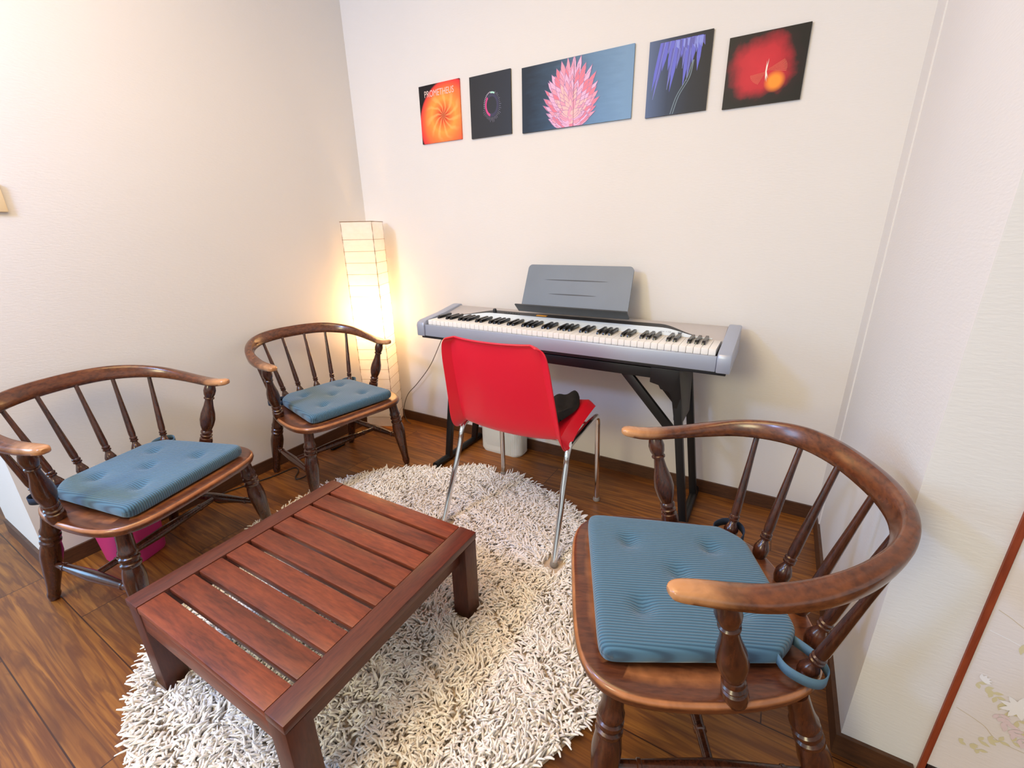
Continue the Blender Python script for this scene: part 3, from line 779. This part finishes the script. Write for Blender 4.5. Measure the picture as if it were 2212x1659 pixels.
# ------------------------------------------------------------------ paper floor lamp in the corner
LX, LY, LS, LT_, LR = .124, -.141, .081, 1.147, math.radians(26.9)
lamp = thing('floor_lamp', (LX, LY, 0), LR, 'lit square paper column lamp in the wall corner behind the armchair', 'lamp')
def paper():
    m, nt, b = new_mat('rice_paper')
    nt.nodes.remove(b); out = nt.nodes['Material Output']
    tr = nt.nodes.new('ShaderNodeBsdfTranslucent'); df = nt.nodes.new('ShaderNodeBsdfDiffuse'); mx = nt.nodes.new('ShaderNodeMixShader')
    c = ramp(nt, noise_n(nt, mapping(nt, (30, 30, 60)), 1, 3), [(.3, (.93,.90,.84,1)), (.7, (.97,.95,.90,1))])
    nt.links.new(c, tr.inputs['Color']); nt.links.new(c, df.inputs['Color'])
    mx.inputs[0].default_value = .38
    nt.links.new(tr.outputs[0], mx.inputs[1]); nt.links.new(df.outputs[0], mx.inputs[2])
    tp = nt.nodes.new('ShaderNodeBsdfTransparent'); m2 = nt.nodes.new('ShaderNodeMixShader'); m2.inputs[0].default_value = .14
    nt.links.new(mx.outputs[0], m2.inputs[1]); nt.links.new(tp.outputs[0], m2.inputs[2]); nt.links.new(m2.outputs[0], out.inputs['Surface'])
    return m
M['paper'] = paper()
M['wire'] = simple('lamp_wire', srgb(150,120,90), .5)
M['wire_dark'] = simple('lamp_wire_top', srgb(120,92,64), .5)
b = MB(); zb = .03; nz = 60; rings = []
for i in range(nz+1):
    z = zb+(LT_-zb)*i/nz
    bulge = -.0004*math.cos(2*PI*(i/nz)*19.5)
    s = LS+bulge; ring = []
    for a, c in ((-1,-1),(1,-1),(1,1),(-1,1)):
        a2, c2 = {(-1,-1):(1,-1),(1,-1):(1,1),(1,1):(-1,1),(-1,1):(-1,-1)}[(a,c)]
        for k in range(4): ring.append(((a+(a2-a)*k/4)*s, (c+(c2-c)*k/4)*s, z))
    rings.append(ring)
b.loft(rings, cap=False)
shd = b.build('paper_shade', M['paper'], lamp, smooth=False)
for k in range(20):
    z = zb+(LT_-zb)*k/19.5; s = LS+.0012
    if k == 19: z = LT_-.001
    b = MB(); b.tube([(-s,-s,z),(s,-s,z),(s,s,z),(-s,s,z),(-s,-s,z)], .0009, 5, smooth=False); b.build('hoop', M['wire'], shd)
b = MB(); s = LS+.0015; b.tube([(-s,-s,LT_),(s,-s,LT_),(s,s,LT_),(-s,s,LT_),(-s,-s,LT_)], .0015, 6, smooth=False); b.build('top_hoop', M['wire_dark'], shd)
b = MB()
for a, c in ((1,-1),(-1,-1),(1,1),(-1,1)): b.tube([(a*LS*.985, c*LS*.985, .0), (a*LS*.985, c*LS*.985, LT_)], .0016, 6, smooth=False)
b.build('wire_frame', M['wire'], lamp)
b = MB(); b.box((-.06,-.004,.12), (.06,.004,.124)); b.box((-.004,-.06,.12), (.004,.06,.124)); b.build('bulb_bracket', M['wire'], lamp)
def emis(name, col, st):
    m, nt, b = new_mat(name); b.inputs['Emission Color'].default_value = col; b.inputs['Emission Strength'].default_value = st
    b.inputs['Base Color'].default_value = col; return m
BZ = .655
b = MB(); b.lathe((0,0,BZ-.035), (0,0,BZ+.035), [(0,.006),(.1,.017),(.3,.028),(.5,.032),(.75,.026),(.95,.009),(1,.002)], 16); bl = b.build('bulb', emis('bulb_glow', (1,.56,.22,1), 330.), lamp)
b = MB(); b.lathe((0,0,.12), (0,0,BZ-.03), [(0,.004),(.9,.004),(.92,.016),(1,.016)], 12); b.build('bulb_stem', M['wire'], lamp)

# ------------------------------------------------------------------ bins
def rounded_rect(w, d, r, n=6):
    out = []
    for cx, cy, a0 in ((w-r, d-r, 0), (-w+r, d-r, PI/2), (-w+r, -d+r, PI), (w-r, -d+r, 1.5*PI)):
        for k in range(n+1):
            a = a0+k/n*PI/2; out.append((cx+r*math.cos(a), cy+r*math.sin(a)))
    return out
wb = thing('waste_bin', (.915, -.075, 0), 0, 'white ribbed plastic bin behind the red chair against the wall', 'bin')
b = MB(); rings = []
for z, k in ((0,.90),(.006,.93),(.24,1.0)):
    rings.append([(x*k*(1 if True else 1), y*k, z) for x, y in rounded_rect(.125, .058, .045, 10)])
inn = [[(x*.97, y*.94, z) for x, y in rounded_rect(.125, .058, .045, 10)] for z in (.24, .012)]
b.loft(rings+inn, cap=True); b.build('bin_body', M['bin_white'], wb)
b = MB()
for k in range(16):
    x = .02+k*.0062; 
    if x > .078:
        a = (x-.078)/.045; xx = .080+.045*math.sin(min(a, 1)*1.4); yy_ = -.013-.045*math.cos(min(a, 1)*1.4)
    else: xx, yy_ = x, -.058
    b.tube([(xx*.93, yy_*.935, .008), (xx*1.0, yy_*1.002, .236)], .0017, 5, smooth=False)
b.build('bin_ribs', M['bin_white'], wb)
pb = thing('waste_bin', (.140, -1.405, 0), math.radians(20), 'pink plastic bin with a white liner under the armchair by the wall', 'bin')
b = MB(); O = rounded_rect(.095, .075, .04, 8)
rings = [[(x*k, y*k, z) for x, y in O] for z, k in ((0,.80),(.008,.84),(.235,1.0),(.242,1.04),(.246,1.03))]
inn = [[(x*k, y*k, z) for x, y in O] for z, k in ((.246,.98),(.012,.80))]
b.loft(rings+inn); b.build('bin_body', M['bin_pink'], pb)
b = MB(); n = len(O); rings = []
for z, k in ((.19,1.035),(.24,1.06),(.262,1.05),(.322,.62),(.330,.5),(.22,.6)):
    rings.append([(x*k*(1+.03*math.sin(j*1.7+z*40))-.55*max(0, z-.25), y*k*(1+.03*math.cos(j*2.3)), z+.010*math.sin(j*.9)+.006*math.sin(j*2.7)) for j, (x, y) in enumerate(O)])
lb = MB(); lb.loft(rings, cap=False); lb.build('bag_liner', M['bag'], pb)

# ------------------------------------------------------------------ cables
def cable(name, pts, r, m, lab):
    b = MB(); b.tube(pts, r, 7, sub=8); return tag(b.build(name, m), lab, 'cable')
cable('power_cord', [(.66,-.05,.70),(.60,-.035,.66),(.555,-.03,.60),(.508,-.03,.546),(.411,-.03,.386),(.30,-.03,.26),(.21,-.03,.17),(.165,-.03,.06),(.20,-.045,.006),(.24,-.06,.004)], .0022, M['cable_grey'], 'thin grey cord hanging from the digital piano towards the lamp corner')
lc = cable('lamp_cord', [(.13,-.23,.006),(.07,-.32,.004),(.05,-.45,.004),(.055,-.54,.004),(.09,-.62,.004),(.14,-.69,.004),(.195,-.725,.004),(.222,-.763,.004),(.212,-.80,.004),(.185,-.79,.004),(.15,-.75,.006),(.10,-.74,.004),(.085,-.84,.004),(.05,-.95,.004),(.028,-1.05,.006),(.06,-1.09,.004),(.12,-1.06,.004),(.16,-1.0,.004),(.14,-.94,.004),(.05,-.90,.004)], .0026, M['cable'], 'black lamp cord looping over the floor boards under the armchair by the lamp')
b = MB(); O = rounded_rect(.012, .045, .011, 6)
b.loft([[(x*k+.105, y*k-.48, z) for x, y in O] for z, k in ((.001,.9),(.006,1.),(.018,1.),(.022,.85))])
fs = tag(b.build('foot_switch', M['cable']), 'black inline foot switch lying on the boards under the armchair by the lamp', 'switch')

# ------------------------------------------------------------------ pictures on the back wall
def picture(name, x0, x1, z0, z1, mat, lab, cat='picture'):
    t = thing(name, (x0, -.004, z0), 0, lab, cat, 'row of dark botanical prints on the back wall')
    b = MB(); b.box((0, -.004, 0), (x1-x0, .003, z1-z0)); o = b.build('print_board', mat, t, smooth=False)
    return t, x1-x0, z1-z0
PL = [0]
def poly(b, pts, mi, layer=1):
    PL[0] += 1
    b.add([(x, -.0041-.0000045*PL[0], z) for x, z in pts], [tuple(range(len(pts)))], mi)
def vec2(nt, cx, cz):
    tc = nt.nodes.new('ShaderNodeTexCoord'); sp = nt.nodes.new('ShaderNodeSeparateXYZ'); nt.links.new(tc.outputs['Object'], sp.inputs[0])
    return math_n(nt, 'SUBTRACT', sp.outputs[0], cx), math_n(nt, 'SUBTRACT', sp.outputs[2], cz), tc
def length2(nt, x, z, kx=1., kz=1.):
    return math_n(nt, 'SQRT', math_n(nt, 'ADD', math_n(nt, 'POWER', math_n(nt, 'ABSOLUTE', math_n(nt, 'MULTIPLY', x, kx)), 2.), math_n(nt, 'POWER', math_n(nt, 'ABSOLUTE', math_n(nt, 'MULTIPLY', z, kz)), 2.)))
def gloss(b): b.inputs['Roughness'].default_value = .42; b.inputs['Specular IOR Level'].default_value = .25
# 1 orange spiral with a title
m, nt, bs = new_mat('print_spiral'); gloss(bs)
x, z, tc = vec2(nt, .135, .105); rr = length2(nt, x, z)
at2 = math_n(nt, 'ARCTAN2', z, x)
sp = math_n(nt, 'SINE', math_n(nt, 'ADD', math_n(nt, 'MULTIPLY', at2, 11.), math_n(nt, 'ADD', math_n(nt, 'MULTIPLY', rr, -70.), math_n(nt, 'MULTIPLY', noise_n(nt, mapping(nt, (20, 1, 20)), 1, 3), 6.))))
base = ramp(nt, math_n(nt, 'MULTIPLY', rr, 5.), [(0., srgb(170,40,30)), (.12, srgb(222,84,46)), (.34, srgb(248,160,70)), (.54, srgb(250,124,62)), (.78, srgb(240,76,62))])
fade = ramp(nt, math_n(nt, 'MULTIPLY', rr, 5.), [(.05, (.5,.5,.5,1)), (.4, (.3,.3,.3,1)), (.55, (0,0,0,1))])
spf = math_n(nt, 'MULTIPLY', math_n(nt, 'MAXIMUM', sp, 0.), fade)
c = mix(nt, spf, base, srgb(255,206,128))
xb, zb_, _ = vec2(nt, .168, .072); rb_ = math_n(nt, 'MULTIPLY', length2(nt, xb, zb_), 5.)
c = mix(nt, ramp(nt, rb_, [(.68, (0,0,0,1)), (.84, (.75,.75,.75,1)), (.875, (1,1,1,1))]), c, mix(nt, ramp(nt, rb_, [(.84, (0,0,0,1)), (.88, (1,1,1,1))]), srgb(226,48,58), srgb(24,22,24)))
nt.links.new(c, bs.inputs['Base Color'])
t, w_, h_ = picture('wall_print', .458, .690, 1.487, 1.723, m, 'orange spiral print with thin capital title, first of the row from the lamp corner')
me = text_mesh('PROMETHEUS', .032); me.materials.append(simple('title_ink', srgb(226,200,190), .5))
o = bpy.data.objects.new('title_lettering', me); COL.objects.link(o); o.parent = t; o.location = (w_*.50, -.0044, h_-.048); o.rotation_euler = (PI/2, 0, 0); o.scale = (.86, 1.15, 1)
me = text_mesh('SYMPHONY', .011); me.materials.append(M['ink'])
bpy.data.meshes.remove(me)
# 2 black with a ring of filaments
PL[0] = 0
t, w_, h_ = picture('wall_print', .744, .951, 1.480, 1.716, simple('print_black', srgb(30,31,33), .3), 'black print with a small violet and pink ring of filaments')
b = MB(); cx, cz = .112, .118
Rr = random.Random(9)
for k in range(46):
    a = 2*PI*k/46; l = .010 if .1 < a < 2.6 else .017
    r0, r1 = .046, .046+l*Rr.uniform(.6, 1.2)
    mi = 0 if -1 else 0
    if 1.2 < a < 1.75: mi, r0, r1, wd = 2, .043, .050, .0028
    elif 1.75 < a < 3.3: mi, wd = 3, .0014; r0, r1 = .047, .052
    else: mi, wd = 0, .0008
    ca, sa = math.cos(a), math.sin(a)
    poly(b, [(cx+ca*r0*.78-sa*wd, cz+sa*r0+ca*wd), (cx+ca*r1*.78-sa*wd, cz+sa*r1+ca*wd), (cx+ca*r1*.78+sa*wd, cz+sa*r1-ca*wd), (cx+ca*r0*.78+sa*wd, cz+sa*r0-ca*wd)], mi, 2)
for k in range(30):
    a0, a1 = 2*PI*k/30, 2*PI*(k+1)/30
    am = (a0+a1)/2
    mi = 1 if 2.35 < am < 4.5 else 4
    wd = .010 if mi == 1 else .012
    q = [(cx+math.cos(a)*r_*.78, cz+math.sin(a)*r_) for a, r_ in ((a0,.044),(a1,.044),(a1,.044-wd),(a0,.044-wd))]
    poly(b, q, mi, 1)
b.build('printed_ring', [simple('p_fil', srgb(112,108,124), .4), simple('p_pink', srgb(206,60,128), .4), simple('p_mint', srgb(170,224,204), .4), simple('p_white', srgb(190,180,196), .4), simple('p_violet', srgb(50,44,70), .4)], t, smooth=False)
# 3 wide two-panel print: pink scaly bud
PL[0] = 0
t = thing('wall_print', (1.004, -.004, 1.474), 0, 'wide two-panel print of a pink scaly bud on slate blue with a painted gloss reflection', 'picture', 'row of dark botanical prints on the back wall')
m, nt, bs = new_mat('print_slate_reflection'); gloss(bs); bs.inputs['Roughness'].default_value = .35
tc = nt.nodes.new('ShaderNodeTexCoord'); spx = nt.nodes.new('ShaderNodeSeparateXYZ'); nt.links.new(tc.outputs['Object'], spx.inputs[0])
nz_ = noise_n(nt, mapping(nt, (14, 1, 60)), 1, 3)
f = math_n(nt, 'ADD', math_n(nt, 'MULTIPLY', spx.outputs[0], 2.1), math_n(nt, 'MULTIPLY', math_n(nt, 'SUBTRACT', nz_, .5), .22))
nt.links.new(ramp(nt, f, [(.05, srgb(36,44,52)), (.3, srgb(52,72,90)), (.62, srgb(92,126,158)), (.9, srgb(112,148,182))]), bs.inputs['Base Color'])  # paling to steel blue rightwards is a gloss reflection put into the colour
hw = .2295; H3 = .233
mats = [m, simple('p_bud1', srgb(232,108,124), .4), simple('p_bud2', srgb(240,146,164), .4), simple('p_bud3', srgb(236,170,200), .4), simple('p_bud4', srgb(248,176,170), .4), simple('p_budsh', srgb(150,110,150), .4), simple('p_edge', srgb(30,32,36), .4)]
Rb = random.Random(21); petals = []
bcx, bcz = .218, .045
core = [(bcx+.075*math.cos(a), bcz+(.105 if math.sin(a) > 0 else .05)*math.sin(a)) for a in np.linspace(0, 2*PI, 28)[:-1]]
bcx, bcz = .216, .088
core = [(bcx+.088*math.cos(a), bcz+(.112 if math.sin(a) > 0 else .10)*math.sin(a)) for a in np.linspace(0, 2*PI, 36)[:-1]]
for ringi in range(9):
    fr = ringi/8; kx = 1-fr*.85; nP = int(26-fr*18)
    for k in range(nP):
        a = 2*PI*(k+.5*(ringi % 2))/nP
        px, pz = bcx+math.cos(a)*.086*kx, bcz-.03*fr+math.sin(a)*(.108 if math.sin(a) > 0 else .095)*kx
        dx, dz = math.cos(a)*.8, math.sin(a)*.55+.62
        L_ = (.036-.008*fr)*Rb.uniform(.8, 1.2); wd = .0085*Rb.uniform(.8, 1.2)
        petals.append((px, pz, math.atan2(dz, dx), L_, wd, Rb.choice([1,1,2,3] if fr < .4 else ([2,3,3,4] if fr < .7 else [4,4,2])), ringi))
def petal_pts(px, pz, a, L_, wd):
    c, s = math.cos(a), math.sin(a)
    return [(px+c*x-s*y, pz+s*x+c*y) for x, y in ((-.012,0),(-.002,wd),(L_*.45,wd*.8),(L_,0),(L_*.45,-wd*.8),(-.002,-wd))]
def clip(pts, x0, x1, z0, z1):
    def cl(P, f, g):
        out = []
        for i in range(len(P)):
            A, B = P[i-1], P[i]; fa, fb = f(A), f(B)
            if fa >= 0: 
                if fb >= 0: out.append(B)
                else: out.append(g(A, B, fa/(fa-fb)))
            elif fb >= 0: out += [g(A, B, fa/(fa-fb)), B]
        return out
    g = lambda A, B, t: (A[0]+(B[0]-A[0])*t, A[1]+(B[1]-A[1])*t)
    for f in (lambda p: p[0]-x0, lambda p: x1-p[0], lambda p: p[1]-z0, lambda p: z1-p[1]):
        if len(pts) < 3: return []
        pts = cl(pts, f, g)
    return pts if len(pts) >= 3 else []
for side in (0, 1):
    xa, xb = (0, hw-.0004) if side == 0 else (hw+.0004, 2*hw)
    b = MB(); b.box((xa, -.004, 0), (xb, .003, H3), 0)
    pp_ = clip(core, xa+.0005, xb-.0005, .001, H3-.001); poly(b, pp_, 3, .4)
    for (px, pz, a, L_, wd, mi, ly) in petals:
        for k2, (dm, sc) in enumerate(((5, 1.14), (mi, 1.))):
            pp_ = clip(petal_pts(px, pz, a, L_*sc, wd*sc), xa+.0005, xb-.0005, .001, H3-.001)
            if pp_: poly(b, pp_, dm, 1+ly*.9+k2*.4)
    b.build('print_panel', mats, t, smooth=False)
# 4 blue drooping petals
m, nt, bs = new_mat('print_night'); gloss(bs)
tc = nt.nodes.new('ShaderNodeTexCoord'); spx = nt.nodes.new('ShaderNodeSeparateXYZ'); nt.links.new(tc.outputs['Object'], spx.inputs[0])
nt.links.new(ramp(nt, math_n(nt, 'MULTIPLY', spx.outputs[0], 4.8), [(0., srgb(86,104,140)), (.35, srgb(46,58,80)), (.7, srgb(32,36,46)), (1., srgb(28,29,33))]), bs.inputs['Base Color'])
PL[0] = 0
t, w_, h_ = picture('wall_print', 1.516, 1.722, 1.467, 1.699, m, 'print of drooping blue petals with a pale stem')
b = MB(); Rq = random.Random(2)
for k in range(15):
    x = .045+k*.0088; top = h_-.010-.0*k; Ln = .10+.05*math.sin(k*1.3+.5)+Rq.uniform(-.02, .02); sl = -.20+.012*k
    wd = .0075; xe = x+sl*Ln
    poly(b, [(x-wd, top), (x+wd, top), (x+wd*.8+sl*Ln*.6, top-Ln*.6), (xe, top-Ln), (x-wd*.8+sl*Ln*.6, top-Ln*.6)], k % 2, 1+(k % 3)*.5)
    if k % 2: poly(b, [(x-.0006, top), (x+.0012, top), (xe+.0004, top-Ln), (xe-.0006, top-Ln)], 2, 3)
for k in range(18):
    x = .06+Rq.uniform(0, .115); poly(b, [(x, h_-.012), (x+.007, h_-.012), (x+.006+Rq.uniform(-.004,.004), h_-.03-Rq.uniform(0,.02)), (x, h_-.03)], Rq.choice([0,1,2]), 3.4)
for dx in (0, .008):
    C = catmull([Vector((.150+dx*.3, .155, 0)), Vector((.135+dx, .105, 0)), Vector((.105+dx, .055, 0)), Vector((.088+dx, .002, 0))], 8); V = []
    for p in C: V += [(p.x-.0016, p.y), (p.x+.0016, p.y)]
    for i in range(len(C)-1): poly(b, [V[2*i], V[2*i+1], V[2*i+3], V[2*i+2]], 3, 4)
b.build('printed_petals', [simple('p_blue1', srgb(66,76,196), .35), simple('p_blue2', srgb(52,58,160), .35), simple('p_blue3', srgb(112,128,214), .35), simple('p_stem', srgb(82,106,124), .35)], t, smooth=False)
# 5 red blossom
m, nt, bs = new_mat('print_blossom'); gloss(bs)
x, z, tc = vec2(nt, .104, .104); rr = length2(nt, x, z, 1.0, 1.12)
at2 = math_n(nt, 'ARCTAN2', z, x)
lob = math_n(nt, 'MULTIPLY', math_n(nt, 'SINE', math_n(nt, 'ADD', math_n(nt, 'MULTIPLY', at2, 4.), .6)), .005)
nzz = math_n(nt, 'MULTIPLY', math_n(nt, 'SUBTRACT', noise_n(nt, mapping(nt, (24, 1, 24)), 1, 4), .5), .05)
rf = math_n(nt, 'MULTIPLY', math_n(nt, 'ADD', math_n(nt, 'ADD', rr, lob), nzz), 8.)
c = ramp(nt, rf, [(.0, srgb(206,44,58)), (.50, srgb(190,38,52)), (.68, srgb(140,30,42)), (.84, srgb(38,26,28)), (1., srgb(28,26,25))])
x2, z2, _ = vec2(nt, .146, .060); r2 = math_n(nt, 'MULTIPLY', length2(nt, x2, z2), 20.)
c = mix(nt, ramp(nt, r2, [(.30, (1,1,1,1)), (.62, (0,0,0,1))]), c, srgb(250,150,50))
nt.links.new(c, bs.inputs['Base Color'])
t, w_, h_ = picture('wall_print', 1.774, 1.998, 1.461, 1.662, m, 'blurred red blossom print with an orange glow, farthest from the lamp corner')
b = MB(); fx, fz = .118, .090
for k in range(12):
    a = PI*1.05+k*.085; l = .045
    poly(b, [(fx, fz), (fx+l*math.cos(a), fz+l*math.sin(a)*.8), (fx+l*math.cos(a+.02), fz+l*math.sin(a+.02)*.8)], 1, 2)
    a = -.25+k*.075; l = .058
    poly(b, [(fx, fz+.004), (fx+l*math.cos(a), fz+.004+l*math.sin(a)*.7), (fx+l*math.cos(a+.018), fz+.004+l*math.sin(a+.018)*.7)], 1, 2)
for a, l in ((1.45,.036),(1.6,.03),(-1.4,.03),(-1.55,.026),(-1.2,.022)):
    poly(b, [(fx-.002, fz), (fx+.002, fz), (fx+l*math.cos(a), fz+l*math.sin(a))], 0, 3)
b.build('printed_stamens', [simple('p_stam', srgb(240,226,214), .4), simple('p_stam2', srgb(232,130,100), .4)], t, smooth=False)

# ------------------------------------------------------------------ light
def light(name, kind, loc, col, energy, **kw):
    l = bpy.data.lights.new(name, kind); l.color = col; l.energy = energy
    for k, v in kw.items(): setattr(l, k, v)
    o = bpy.data.objects.new(name, l); COL.objects.link(o); o.location = loc; return o
light('room_lamp', 'POINT', (.42, -2.38, 1.85), (.30, .50, 1.0), 80, shadow_soft_size=.13)
light('ceiling_lamp', 'AREA', (1.1, -1.7, H-.02), (1.0, .68, .28), 36, shape='DISK', size=1.6)
light('rear_fill', 'AREA', (.9, -4.4, 1.9), (1.0, .90, .56), 41, shape='DISK', size=.9).rotation_euler = (Vector((1.0, -.3, .6))-Vector((.9, -4.4, 1.9))).to_track_quat('-Z', 'Y').to_euler()  # unseen soft warm fill, added behind the camera to lift walls and shadows
wl = light('daylight_window', 'AREA', (-2.4, -3.3, 1.5), (.28, .60, 1.0), 57, shape='RECTANGLE', size=1.2, size_y=1.5)
wl.rotation_euler = (Vector((.5, -1.2, .3))-wl.location).to_track_quat('-Z', 'Y').to_euler()
wd = bpy.data.worlds.new('World'); scene.world = wd; wd.use_nodes = True
bg = wd.node_tree.nodes['Background']; bg.inputs['Color'].default_value = (.90, .97, 1.0, 1); bg.inputs['Strength'].default_value = .86

# ------------------------------------------------------------------ camera
cam = bpy.data.cameras.new('camera'); co = bpy.data.objects.new('camera', cam); COL.objects.link(co)
co.location = (2.028, -1.852, 1.091)
co.rotation_euler = (math.radians(70.882), math.radians(1.141), math.radians(30.438))
cam.sensor_width = 36; cam.lens = 36*958.835/2212; cam.clip_start = .02
scene.camera = co
scene.view_settings.view_transform = 'Standard'; scene.view_settings.look = 'None'
scene.view_settings.exposure = -0.05; scene.view_settings.gamma = 1.0
scene.view_settings.use_curve_mapping = False
scene.cycles.max_bounces = 7
scene.cycles.adaptive_threshold = .02
